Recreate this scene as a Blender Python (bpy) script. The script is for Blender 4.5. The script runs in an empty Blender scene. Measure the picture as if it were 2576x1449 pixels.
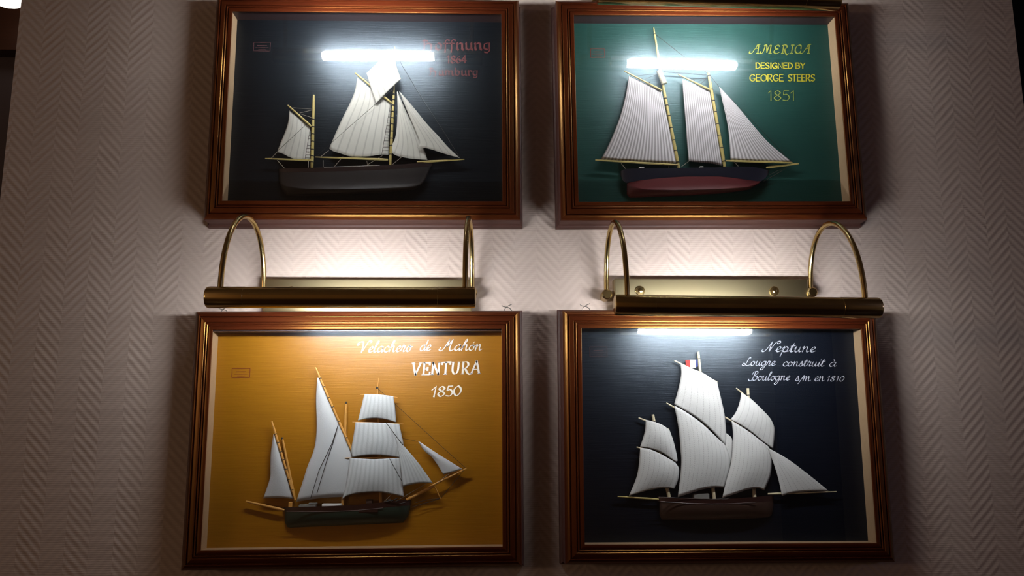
import bpy, bmesh, math, random
from mathutils import Vector, Matrix

# ------------------------------------------------------------------ camera, world, exposure
SC = bpy.context.scene
COL = SC.collection
W_IMG, H_IMG, F_PX = 2576, 1449, 2000.0
PITCH, YAW, ROLL = 0.1651705, 0.03420202, -0.00316781
Z0 = 1.60                                   # camera height above the floor
_fw = Vector((math.sin(YAW) * math.cos(PITCH), math.cos(YAW) * math.cos(PITCH), math.sin(PITCH)))
_r0 = Vector((math.cos(YAW), -math.sin(YAW), 0))
_u0 = _r0.cross(_fw)
_r = math.cos(ROLL) * _r0 + math.sin(ROLL) * _u0
_u = -math.sin(ROLL) * _r0 + math.cos(ROLL) * _u0
CAM = Vector((0, -1.0, Z0))
cd = bpy.data.cameras.new('camera')
cam = bpy.data.objects.new('camera', cd)
COL.objects.link(cam)
cd.sensor_width = 36.0
cd.lens = 36.0 * F_PX / W_IMG
cd.clip_start = 0.02
cam.matrix_world = Matrix(((_r.x, _u.x, -_fw.x, CAM.x), (_r.y, _u.y, -_fw.y, CAM.y),
                           (_r.z, _u.z, -_fw.z, CAM.z), (0, 0, 0, 1)))
SC.camera = cam

wd = bpy.data.worlds.new('dim_room_air')
SC.world = wd
wd.use_nodes = True
wd.node_tree.nodes['Background'].inputs[0].default_value = (1.0, 0.80, 0.74, 1)
wd.node_tree.nodes['Background'].inputs[1].default_value = 0.042

vs = SC.view_settings
vs.view_transform = 'Standard'
vs.look = 'None'
vs.gamma = 1.0
vs.use_curve_mapping = False
vs.exposure = 0.0
SC.cycles.use_denoising = True
SC.cycles.max_bounces = 10
SC.cycles.transparent_max_bounces = 16
SC.cycles.sample_clamp_indirect = 4.0

BULB = 130.0                                 # radiance of the lit tubes


def fill_light(name, loc, energy, color, radius):
    l = bpy.data.lights.new(name, 'POINT')
    l.energy = energy
    l.color = color
    l.shadow_soft_size = radius
    o = bpy.data.objects.new(name, l)
    o.location = loc
    COL.objects.link(o)
    return o


# two unseen point lights added as dim fill, warm left and cool right
fill_light('fill_light_warm', (-2.6, -1.9, Z0 + 0.3), 17.0, (1.0, 0.66, 0.42), 0.15)
fill_light('fill_light_cool', (3.2, -1.6, Z0 + 0.6), 6.5, (0.60, 0.58, 1.0), 0.2)


def at(x, y, t=0.0):
    """photo pixel -> world point on the plane t metres in front of the wall"""
    d = _fw + _r * ((x - W_IMG / 2) / F_PX) - _u * ((y - H_IMG / 2) / F_PX)
    return CAM + d * ((-t - CAM.y) / d.y)


# ------------------------------------------------------------------ materials
def lin(c):
    return tuple((v / 255 / 12.92) if v / 255 <= 0.04045 else ((v / 255 + 0.055) / 1.055) ** 2.4 for v in c)


def mat(name, color, rough=0.5, metal=0.0, spec=0.5, coat=0.0, lin_in=False):
    m = bpy.data.materials.new(name)
    m.use_nodes = True
    b = m.node_tree.nodes['Principled BSDF']
    c = color if lin_in else lin(color)
    b.inputs['Base Color'].default_value = (*c, 1)
    b.inputs['Roughness'].default_value = rough
    b.inputs['Metallic'].default_value = metal
    b.inputs['Specular IOR Level'].default_value = spec
    b.inputs['Coat Weight'].default_value = coat
    b.inputs['Coat Roughness'].default_value = 0.15
    return m


class NT:
    """tiny node helper"""
    def __init__(s, m):
        s.t = m.node_tree
        s.b = s.t.nodes['Principled BSDF']

    def n(s, typ, **kw):
        nd = s.t.nodes.new(typ)
        for k, v in kw.items():
            setattr(nd, k, v)
        return nd

    def l(s, a, b):
        s.t.links.new(a, b)

    def math(s, op, a, b=None, c=None):
        nd = s.n('ShaderNodeMath', operation=op)
        for i, v in enumerate((a, b, c)):
            if v is None:
                continue
            if isinstance(v, (int, float)):
                nd.inputs[i].default_value = v
            else:
                s.l(v, nd.inputs[i])
        return nd.outputs[0]

    def mixc(s, fac, a, b):
        nd = s.n('ShaderNodeMix', data_type='RGBA')
        for i, v in ((0, fac), (6, a), (7, b)):
            if isinstance(v, (int, float)):
                nd.inputs[i].default_value = v
            elif isinstance(v, tuple):
                nd.inputs[i].default_value = (*v, 1)
            else:
                s.l(v, nd.inputs[i])
        return nd.outputs[2]

    def noise(s, vec, scale, detail=3.0, rough=0.5):
        nd = s.n('ShaderNodeTexNoise')
        nd.inputs['Scale'].default_value = scale
        nd.inputs['Detail'].default_value = detail
        nd.inputs['Roughness'].default_value = rough
        if vec is not None:
            s.l(vec, nd.inputs['Vector'])
        return nd.outputs['Fac']

    def scaled(s, vec, sc):
        nd = s.n('ShaderNodeMapping')
        s.l(vec, nd.inputs[0])
        nd.inputs['Scale'].default_value = sc
        return nd.outputs[0]

    def bump(s, h, strength=1.0, dist=1.0):
        nd = s.n('ShaderNodeBump')
        nd.inputs['Strength'].default_value = strength
        nd.inputs['Distance'].default_value = dist
        s.l(h, nd.inputs['Height'])
        s.l(nd.outputs[0], s.b.inputs['Normal'])


def wallpaper():
    m = mat('herringbone_glass_fibre_wallpaper', (205, 193, 186), rough=0.62, spec=0.25)
    t = NT(m)
    g = t.n('ShaderNodeNewGeometry')
    sp = t.n('ShaderNodeSeparateXYZ')
    t.l(g.outputs['Position'], sp.inputs[0])
    x, z = sp.outputs[0], sp.outputs[2]
    wob = t.noise(t.scaled(g.outputs['Position'], (9, 9, 9)), 1.0, 2)
    xw = t.math('ADD', x, t.math('MULTIPLY', t.math('SUBTRACT', wob, 0.5), 0.004))
    P = 0.0570
    xs = t.math('ADD', xw, 0.4173 + 0.0570 * 40)
    tri = t.math('ABSOLUTE', t.math('SUBTRACT', t.math('MODULO', t.math('ADD', xs, P / 2), P), P / 2))
    sdist = t.math('SUBTRACT', z, t.math('MULTIPLY', tri, 1.05))
    ph = t.math('MULTIPLY', sdist, 2 * math.pi / 0.0123)
    stripe = t.math('SINE', ph)
    # fine horizontal yarn, broken along its length
    yarn = t.math('SINE', t.math('ADD', t.math('MULTIPLY', z, 2 * math.pi / 0.0026),
                                 t.math('MULTIPLY', wob, 14.0)))
    brk = t.noise(t.scaled(g.outputs['Position'], (120, 1, 420)), 1.0, 3, 0.6)
    yarn = t.math('MULTIPLY', yarn, brk)
    big = t.noise(t.scaled(g.outputs['Position'], (26, 1, 26)), 1.0, 2)
    h = t.math('MULTIPLY', stripe, t.math('ADD', t.math('MULTIPLY', big, 0.00026), 0.00010))
    h = t.math('ADD', h, t.math('MULTIPLY', yarn, 0.00011))
    h = t.math('ADD', h, t.math('MULTIPLY', brk, 0.00020))
    t.bump(h, 1.0, 1.0)
    f = t.math('MULTIPLY_ADD', stripe, 0.10, 0.5)
    t.l(t.mixc(f, lin((186, 168, 158)), lin((218, 202, 192))), t.b.inputs['Base Color'])
    return m


def wood(name, dark, light, rough=0.28, axis=0, coat=0.25):
    m = mat(name, dark, rough=rough, spec=0.5, coat=coat)
    t = NT(m)
    tc = t.n('ShaderNodeTexCoord')
    sc = [260, 260, 260]
    sc[axis] = 14
    n1 = t.noise(t.scaled(tc.outputs['Object'], tuple(sc)), 1.0, 4, 0.6)
    n2 = t.noise(t.scaled(tc.outputs['Object'], (30, 30, 30)), 1.0, 2)
    f = t.math('MULTIPLY_ADD', n1, 0.8, t.math('MULTIPLY', n2, 0.3))
    t.l(t.mixc(f, lin(dark), lin(light)), t.b.inputs['Base Color'])
    t.bump(n1, 0.12, 0.001)
    return m


def board(name, c1, c2, rough=0.42, spec=0.45):
    m = mat(name, c1, rough=rough, spec=spec)
    t = NT(m)
    t.b.inputs['Specular Tint'].default_value = (0.72, 0.88, 1.0, 1)
    tc = t.n('ShaderNodeTexCoord')
    n1 = t.noise(t.scaled(tc.outputs['Object'], (22, 22, 620)), 1.0, 4, 0.65)
    t.l(t.mixc(n1, lin(c1), lin(c2)), t.b.inputs['Base Color'])
    t.bump(n1, 0.30, 0.0009)
    return m


def sail_cloth(name, base, seam, kind):
    m = mat(name, base, rough=0.85, spec=0.15)
    t = NT(m)
    uv = t.n('ShaderNodeUVMap')
    sp = t.n('ShaderNodeSeparateXYZ')
    t.l(uv.outputs[0], sp.inputs[0])
    fr = t.math('FRACT', sp.outputs[0])
    dist = t.math('ABSOLUTE', t.math('SUBTRACT', fr, 0.5))     # 0.5 at the seam
    tc = t.n('ShaderNodeTexCoord')
    weave = t.noise(t.scaled(tc.outputs['Object'], (900, 200, 900)), 1.0, 2)
    blot = t.noise(t.scaled(tc.outputs['Object'], (60, 60, 60)), 1.0, 3)
    if kind == 'narrow':
        r = t.n('ShaderNodeMapRange')
        t.l(dist, r.inputs[0])
        r.inputs[1].default_value, r.inputs[2].default_value = 0.14, 0.36
        f = t.math('MULTIPLY', r.outputs[0], 0.66)
    elif kind == 'wide':
        r = t.n('ShaderNodeMapRange')
        t.l(dist, r.inputs[0])
        r.inputs[1].default_value, r.inputs[2].default_value = 0.36, 0.44
        f = t.math('MULTIPLY', r.outputs[0], 0.36)
    elif kind == 'soft':
        r = t.n('ShaderNodeMapRange')
        t.l(dist, r.inputs[0])
        r.inputs[1].default_value, r.inputs[2].default_value = 0.20, 0.40
        f = t.math('MULTIPLY', r.outputs[0], 0.24)
    elif kind == 'dash':
        line = t.math('GREATER_THAN', dist, 0.42)
        dash = t.math('GREATER_THAN', t.math('FRACT', sp.outputs[1]), 0.42)
        f = t.math('MULTIPLY', t.math('MULTIPLY', line, dash), 0.32)
    else:
        f = t.math('MULTIPLY', dist, 0.0)
    f2 = t.math('MULTIPLY', t.math('MULTIPLY', t.math('SUBTRACT', blot, 0.45), 0.35),
                1.0 if kind == 'soft' else 0.5)
    f = t.math('ADD', f, t.math('MAXIMUM', f2, 0.0))
    t.l(t.mixc(f, lin(base), lin(seam)), t.b.inputs['Base Color'])
    t.bump(weave, 0.25, 0.0006)
    return m


def glass():
    m = bpy.data.materials.new('picture_glass')
    m.use_nodes = True
    nt = m.node_tree
    nt.nodes.clear()
    out = nt.nodes.new('ShaderNodeOutputMaterial')
    mix = nt.nodes.new('ShaderNodeMixShader')
    tr = nt.nodes.new('ShaderNodeBsdfTransparent')
    gl = nt.nodes.new('ShaderNodeBsdfGlossy')
    geo = nt.nodes.new('ShaderNodeNewGeometry')
    dot = nt.nodes.new('ShaderNodeVectorMath'); dot.operation = 'DOT_PRODUCT'
    nt.links.new(geo.outputs['Incoming'], dot.inputs[0])
    nt.links.new(geo.outputs['Normal'], dot.inputs[1])

    def mth(op, a, b):
        nd = nt.nodes.new('ShaderNodeMath'); nd.operation = op
        for i, v in enumerate((a, b)):
            if isinstance(v, (int, float)):
                nd.inputs[i].default_value = v
            else:
                nt.links.new(v, nd.inputs[i])
        return nd.outputs[0]
    ca = mth('ABSOLUTE', dot.outputs['Value'], 0)
    fres = mth('ADD', mth('MULTIPLY', mth('POWER', mth('SUBTRACT', 1.0, ca), 5.0), 0.96), 0.04)
    gl2 = nt.nodes.new('ShaderNodeBsdfGlossy')
    mg = nt.nodes.new('ShaderNodeMixShader')
    gl.inputs['Roughness'].default_value = 0.004
    gl2.inputs['Color'].default_value = (0.72, 0.86, 1.0, 1)
    gl2.inputs['Roughness'].default_value = 0.30     # the film of dust on the pane
    mg.inputs[0].default_value = 0.25
    nt.links.new(fres, mix.inputs[0])
    nt.links.new(tr.outputs[0], mix.inputs[1])
    nt.links.new(gl.outputs[0], mg.inputs[1])
    nt.links.new(gl2.outputs[0], mg.inputs[2])
    nt.links.new(mg.outputs[0], mix.inputs[2])
    nt.links.new(mix.outputs[0], out.inputs[0])
    return m


def emit(name, color, strength):
    m = bpy.data.materials.new(name)
    m.use_nodes = True
    b = m.node_tree.nodes['Principled BSDF']
    b.inputs['Base Color'].default_value = (*color, 1)
    b.inputs['Emission Color'].default_value = (*color, 1)
    b.inputs['Emission Strength'].default_value = strength
    return m


M = {}
M['wall'] = wallpaper()
for _k, _ax in (('frame', 0), ('frame_upright', 2)):
    M[_k] = wood('mahogany_stained_moulding', (47, 15, 8), (76, 28, 12), rough=0.31, axis=_ax, coat=0.0)
    _fb = M[_k].node_tree.nodes['Principled BSDF']
    _fb.inputs['IOR'].default_value = 1.75
    _fb.inputs['Specular IOR Level'].default_value = 0.68
    _fb.inputs['Specular Tint'].default_value = (1.0, 0.52, 0.14, 1)
M['frame_back'] = wood('dull_brown_frame_edge', (60, 32, 26), (80, 46, 38), rough=0.6, coat=0.0)
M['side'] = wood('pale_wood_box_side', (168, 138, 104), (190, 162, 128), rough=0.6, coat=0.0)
M['shaded_side'] = wood('shade_darkened_box_top', (58, 42, 46), (76, 58, 62), rough=0.5, coat=0.0)  # shade under the box top, put into a darker wood colour
M['glass'] = glass()
M['board_black'] = board('black_navy_painted_board', (12, 15, 19), (19, 23, 29), rough=0.33)
M['board_green'] = board('sea_green_painted_board', (25, 59, 54), (34, 72, 65), rough=0.36)
M['board_yellow'] = board('mustard_painted_board', (146, 94, 2), (172, 117, 8))
M['board_navy'] = board('dark_navy_painted_board', (9, 12, 21), (14, 19, 31), rough=0.33)
M['brass'] = mat('polished_brass', (0.72, 0.54, 0.24), rough=0.20, metal=1.0, lin_in=True)
M['brass_plate'] = mat('worn_brass_plate', (0.56, 0.47, 0.28), rough=0.30, metal=1.0, lin_in=True)
M['shade_in'] = mat('white_lacquer_inside_shade', (235, 232, 225), rough=0.35)
M['bulb'] = emit('lit_tube_glass', (0.965, 0.985, 1.0), BULB)
M['spar'] = wood('pale_yellow_spar_wood', (172, 154, 88), (196, 180, 112), rough=0.5, coat=0.0)
M['spar_honey'] = wood('honey_spar_wood', (196, 138, 62), (218, 164, 84), rough=0.45, coat=0.0)
M['spar_white'] = wood('bleached_spar_wood', (196, 184, 150), (216, 206, 176), rough=0.5, coat=0.0)
M['rope'] = mat('dark_rigging_thread', (44, 42, 40), rough=0.9)
M['rope_pale'] = mat('pale_rigging_thread', (150, 142, 128), rough=0.9)
M['sail_a'] = sail_cloth('cream_sailcloth_grey_seams', (204, 203, 194), (132, 132, 126), 'wide')
M['sail_b'] = sail_cloth('white_sailcloth_narrow_stripes', (208, 204, 206), (112, 106, 108), 'narrow')
M['sail_c'] = sail_cloth('white_sailcloth_soft_stripes', (198, 203, 205), (120, 128, 132), 'soft')
M['sail_c2'] = sail_cloth('white_plain_sailcloth', (199, 203, 206), (120, 128, 132), 'plain')
M['sail_d'] = sail_cloth('white_sailcloth_dotted_seams', (202, 203, 202), (104, 106, 108), 'dash')
M['hull_brown'] = mat('dark_brown_hull_paint', (25, 19, 18), rough=0.6)
M['hull_brown2'] = mat('blackish_brown_bulwark_paint', (38, 26, 24), rough=0.35)
M['hull_black'] = mat('glossy_black_hull_paint', (26, 27, 38), rough=0.32)
M['hull_red'] = mat('oxide_red_hull_paint', (88, 30, 33), rough=0.55)
M['hull_maroon'] = mat('dark_maroon_bulwark_paint', (48, 24, 20), rough=0.35)
M['hull_green'] = mat('dark_green_hull_paint', (34, 50, 40), rough=0.5)
M['hull_wood'] = mat('brown_wood_hull', (62, 40, 30), rough=0.55)
M['deck_white'] = mat('white_deck_paint', (214, 212, 208), rough=0.6)
M['deck_grey'] = mat('grey_deck_fittings', (120, 120, 116), rough=0.6)
M['paint_red'] = mat('faded_red_lettering_paint', (82, 27, 29), rough=0.6)
M['paint_yellow'] = mat('yellow_lettering_paint', (168, 158, 30), rough=0.6)
M['paint_olive'] = mat('dull_olive_lettering_paint', (136, 140, 52), rough=0.6)
M['paint_white'] = mat('white_lettering_paint', (236, 230, 220), rough=0.6)
M['paint_grey'] = mat('grey_white_lettering_paint', (172, 176, 186), rough=0.6)
M['stamp'] = mat('dark_red_stamp_ink', (110, 30, 16), rough=0.7)
M['stamp_faint'] = mat('faint_red_stamp_ink', (72, 40, 44), rough=0.7)
M['flag_blue'] = mat('blue_flag_cloth', (40, 52, 110), rough=0.8)
M['flag_white'] = mat('white_flag_cloth', (226, 226, 230), rough=0.8)
M['flag_red'] = mat('red_flag_cloth', (150, 40, 34), rough=0.8)
M['steel'] = mat('grey_steel_wire', (120, 118, 112), rough=0.4, metal=0.8)
M['plaster'] = mat('dim_grey_purple_plaster', (96, 84, 88), rough=0.8)
M['darkwood'] = wood('dark_brown_room_joinery', (58, 30, 20), (78, 42, 26), rough=0.4)
M['black_wall'] = mat('unlit_dark_wall', (22, 20, 24), rough=0.9)
M['ceiling'] = mat('off_white_ceiling_paint', (190, 178, 164), rough=0.8)
M['beige'] = mat('warm_beige_wall_paint', (206, 180, 140), rough=0.8)
M['floor'] = wood('dark_floor_boards', (52, 36, 26), (70, 48, 34), rough=0.5)
M['lamp_glow'] = emit('lit_opal_lamp_glass', (1.0, 0.93, 0.82), 3.0)


# ------------------------------------------------------------------ mesh helpers
def tag(o, label=None, cat=None, group=None, kind=None):
    for k, v in (('label', label), ('category', cat), ('group', group), ('kind', kind)):
        if v:
            o[k] = v
    return o


def empty(name, loc, roll=0.0):
    o = bpy.data.objects.new(name, None)
    o.empty_display_size = 0.02
    o.location = loc
    o.rotation_euler = (0, -roll, 0)
    COL.objects.link(o)
    return o


class MB:
    def __init__(s):
        s.v, s.f, s.uv, s.mi = [], [], {}, {}

    def vert(s, p):
        s.v.append(Vector(p))
        return len(s.v) - 1

    def face(s, idx, mi=0, uv=None):
        if uv:
            s.uv[len(s.f)] = uv
        s.mi[len(s.f)] = mi
        s.f.append(tuple(idx))

    def box(s, x0, x1, y0, y1, z0, z1, mi=0):
        b = len(s.v)
        for x in (x0, x1):
            for y in (y0, y1):
                for z in (z0, z1):
                    s.vert((x, y, z))
        for q in ((0, 1, 3, 2), (4, 6, 7, 5), (0, 4, 5, 1), (2, 3, 7, 6), (0, 2, 6, 4), (1, 5, 7, 3)):
            s.face([b + i for i in q], mi)

    def tube(s, pts, rad, n=8, mi=0, caps=True):
        pts = [Vector(p) for p in pts]
        rs = rad if isinstance(rad, (list, tuple)) else [rad] * len(pts)
        rings = []
        up = None
        for i, p in enumerate(pts):
            d = (pts[min(i + 1, len(pts) - 1)] - pts[max(i - 1, 0)]).normalized()
            if up is None:
                up = Vector((0, 0, 1)) if abs(d.z) < 0.9 else Vector((0, 1, 0))
            a = d.cross(up).normalized()
            up = a.cross(d).normalized()
            rings.append([s.vert(p + rs[i] * (math.cos(2 * math.pi * k / n) * a + math.sin(2 * math.pi * k / n) * up))
                          for k in range(n)])
        for r0, r1 in zip(rings, rings[1:]):
            for k in range(n):
                s.face((r0[k], r1[k], r1[(k + 1) % n], r0[(k + 1) % n]), mi)
        if caps:
            s.face(rings[0], mi)
            s.face(rings[-1][::-1], mi)

    def build(s, name, mats, parent=None, smooth=True, angle=40):
        me = bpy.data.meshes.new(name)
        me.from_pydata([tuple(v) for v in s.v], [], s.f)
        if not isinstance(mats, (list, tuple)):
            mats = [mats]
        for m in mats:
            me.materials.append(m)
        for i, p in enumerate(me.polygons):
            p.material_index = s.mi.get(i, 0)
        if s.uv:
            ul = me.uv_layers.new(name='UVMap')
            for i, p in enumerate(me.polygons):
                if i in s.uv:
                    for li, uvc in zip(p.loop_indices, s.uv[i]):
                        ul.data[li].uv = uvc
        bm = bmesh.new()
        bm.from_mesh(me)
        bmesh.ops.recalc_face_normals(bm, faces=bm.faces[:])
        bm.to_mesh(me)
        bm.free()
        if smooth:
            me.polygons.foreach_set('use_smooth', [True] * len(me.polygons))
            me.set_sharp_from_angle(angle=math.radians(angle))
        o = bpy.data.objects.new(name, me)
        COL.objects.link(o)
        if parent:
            o.parent = parent
        return o


def crom(pts, n=6):
    pts = [Vector(p) for p in pts]
    if len(pts) < 3:
        return pts
    out = []
    for i in range(len(pts) - 1):
        p0 = pts[i - 1] if i else pts[0] * 2 - pts[1]
        p1, p2 = pts[i], pts[i + 1]
        p3 = pts[i + 2] if i + 2 < len(pts) else pts[-1] * 2 - pts[-2]
        for k in range(n):
            t = k / n
            out.append(0.5 * ((2 * p1) + (p2 - p0) * t + (2 * p0 - 5 * p1 + 4 * p2 - p3) * t * t
                              + (3 * p1 - p0 - 3 * p2 + p3) * t ** 3))
    out.append(pts[-1])
    return out


def resample(pts, n):
    pts = [Vector(p) for p in pts]
    if len(pts) == 1:
        return [pts[0].copy() for _ in range(n + 1)]
    L = [0.0]
    for a, b in zip(pts, pts[1:]):
        L.append(L[-1] + (b - a).length)
    out, j = [], 0
    for i in range(n + 1):
        d = L[-1] * i / n
        while j < len(L) - 2 and L[j + 1] < d:
            j += 1
        w = (d - L[j]) / max(L[j + 1] - L[j], 1e-9)
        out.append(pts[j].lerp(pts[j + 1], min(max(w, 0), 1)))
    return out


# ------------------------------------------------------------------ the setting
def structure(name, mb, m, smooth=False, parent=None):
    o = mb.build(name, m, parent, smooth=smooth)
    o['kind'] = 'structure'
    return o


Y_WALL = 0.008                              # the papered face; t in this script counts from y = 0
XL, XR = -0.6166 * (1 + Y_WALL), 0.7303 * (1 + Y_WALL)
b = MB(); b.box(XL, XR, Y_WALL, 0.16, 0.0, 2.86); structure('wall_front', b, M['wall'])
b = MB(); b.box(-4.2, 4.2, -5.0, 3.2, -0.05, 0.0); structure('floor', b, M['floor'])
b = MB(); b.box(-4.2, 0.0, 1.0, 1.1, 0.0, 2.86); structure('wall_back_left', b, M['plaster'])
b = MB(); b.box(0.0, 4.2, 1.0, 1.1, 0.0, 2.86); structure('wall_back_right', b, M['black_wall'])
b = MB(); b.box(-4.2, 4.2, -5.0, 1.1, 2.86, 2.92); structure('ceiling', b, M['ceiling'])
b = MB(); b.box(-4.2, 4.2, -3.7, -3.6, 0.0, 2.86); structure('wall_rear', b, M['beige'])
b = MB(); b.box(1.66, 1.98, -3.6, -3.52, 0.0, 2.86); structure('trim_3', b, M['darkwood'])


# ------------------------------------------------------------------ shadow boxes
_S = 0.9954
FR = {   # centre x, centre z (from the camera's height), opening width, opening height, roll
    'UL': (-0.15424 * _S, 0.40020 * _S, 0.35045 * _S, 0.25472 * _S, 0.00409),
    'UR': (0.29230 * _S, 0.40254 * _S, 0.35000 * _S, 0.25502 * _S, 0.00845),
    'LL': (-0.15493 * _S, -0.01822 * _S, 0.35131 * _S, 0.25759 * _S, 0.00372),
    'LR': (0.29427 * _S, -0.01679 * _S, 0.35097 * _S, 0.25734 * _S, -0.00249),
}
T_BOARD, T_GLASS, T_LIP, RAIL = 0.0060, 0.0282, 0.0310, 0.0222
PROFILE = [(-.0046, -.0079), (-.0046, .0000), (-.0040, .0020), (-.0022, .0030), (-.0012, .0046), (-.0008, .0080), (-.0008, .0205),
           (-.0003, .0218), (-.0008, .0226), (-.0010, .0240), (-.0004, .0250), (0, .0256), (.0008, .0268), (.0026, .0284),
           (.0046, .0297), (.0053, .0298), (.0057, .0290), (.0060, .0276), (.0067, .0276), (.0070, .0290), (.0077, .0298),
           (.0094, .0303), (.0114, .0307), (.0124, .0308), (.0129, .0304), (.0132, .0286), (.0138, .0286), (.0141, .0301),
           (.0147, .0309), (.0154, .0310), (.0160, .0306), (.0163, .0288), (.0169, .0288), (.0172, .0302), (.0177, .0309),
           (.0185, .0311), (.0198, .0313), (.0212, .0314), (.0219, .0312), (.0222, .0307), (.0222, .0294), (.0202, .0294)]


def local(k, x, y, t):
    """photo pixel on the plane t in front of the wall -> coordinates inside shadow box k"""
    cx, cz, w, h, ro = FR[k]
    p = at(x, y, t)
    dx, dz = p.x - cx, p.z - (Z0 + cz)
    c, s = math.cos(ro), math.sin(ro)
    return Vector((c * dx + s * dz, -t, -s * dx + c * dz))


def moulding(w, h):
    mb = MB()
    hw, hh = w / 2 + RAIL, h / 2 + RAIL
    c = lambda o, sx, sz: (sx * (hw - o), sz * (hh - o))
    corners = [(-1, 1), (1, 1), (1, -1), (-1, -1)]
    for i in range(4):
        a, bb = corners[i], corners[(i + 1) % 4]
        prev = None
        for (o, t) in PROFILE:
            pa, pb = c(o, *a), c(o, *bb)
            cur = (mb.vert((pa[0], -t, pa[1])), mb.vert((pb[0], -t, pb[1])))
            if prev:
                mb.face((prev[0], prev[1], cur[1], cur[0]), 2 if o <= -.0001 else i % 2)
            prev = cur
    return mb


def shadow_box(k, label, board_mat, stamp_rect, stamp_mat, wires=(), top_drop=0.0):
    cx, cz, w, h, ro = FR[k]
    root = empty('ship_shadow_box', (cx, 0, Z0 + cz), ro)
    tag(root, label, 'shadow box', 'ship shadow boxes hung in two rows')
    moulding(w, h).build('frame', [M['frame'], M['frame_upright'], M['frame_back']], root, angle=28)
    hw, hh = w / 2, h / 2
    ov = 0.0012
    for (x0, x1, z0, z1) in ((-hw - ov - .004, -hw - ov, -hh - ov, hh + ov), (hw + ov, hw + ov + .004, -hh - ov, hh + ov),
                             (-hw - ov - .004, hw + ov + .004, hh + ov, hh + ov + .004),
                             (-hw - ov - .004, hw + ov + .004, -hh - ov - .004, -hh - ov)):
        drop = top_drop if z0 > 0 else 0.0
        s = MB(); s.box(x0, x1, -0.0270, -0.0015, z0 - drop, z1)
        s.build('side_panel', M['shaded_side'] if z0 > 0 else M['side'], root, smooth=False)
    bd = MB(); bd.box(-hw - ov, hw + ov, -T_BOARD, -0.0015, -hh - ov, hh + ov)
    board_o = bd.build('backboard', board_mat, root, smooth=False)
    g = MB(); g.box(-hw - .002, hw + .002, -T_GLASS - .0008, -T_GLASS + .0010, -hh - .002, hh + .002)
    g.build('glass_pane', M['glass'], root, smooth=False)
    # the small rectangular stamp on the board
    (x0, y0), (x1, y1) = stamp_rect
    t = T_BOARD + 0.0003
    p, q = local(k, x0, y0, t), local(k, x1, y1, t)
    st = MB()
    e = 0.0007

    def bar(a, bz, c, d):
        st.box(min(a, c), max(a, c), -t - .0001, -T_BOARD + .0001, min(bz, d), max(bz, d))
    bar(p.x, p.z, q.x, p.z - e); bar(p.x, q.z, q.x, q.z + e)
    bar(p.x, p.z, p.x + e, q.z); bar(q.x - e, p.z, q.x, q.z)
    hgt = p.z - q.z
    for fz, a0, a1 in ((0.34, .22, .78), (0.58, .12, .86), (0.78, .3, .72)):
        z = p.z - hgt * fz
        bar(p.x + (q.x - p.x) * a0, z, p.x + (q.x - p.x) * a1, z - e * 0.9)
    st.build('stamp', stamp_mat, board_o, smooth=False)
    for (px, py, flip) in wires:          # the twisted end of the hanging wire above the top rail
        a = local(k, px, py, 0.012)
        wm = MB()
        f = flip
        wm.tube(crom([a + Vector((-.0045 * f, 0, -.0065)), a + Vector((-.002 * f, 0, -.001)), a + Vector((.0012 * f, -.001, .0018)),
                      a + Vector((.006 * f, -.001, .004))]), 0.0005, 5)
        wm.tube(crom([a + Vector((.008 * f, 0, -.0065)), a + Vector((.004 * f, 0, -.001)), a + Vector((0, .001, .0008)),
                      a + Vector((-.004 * f, .001, .0016)), a + Vector((-.0062 * f, 0, .0028))]), 0.0005, 5)
        wm.build('hanging_wire', M['steel'], root)
    return root, board_o


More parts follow.
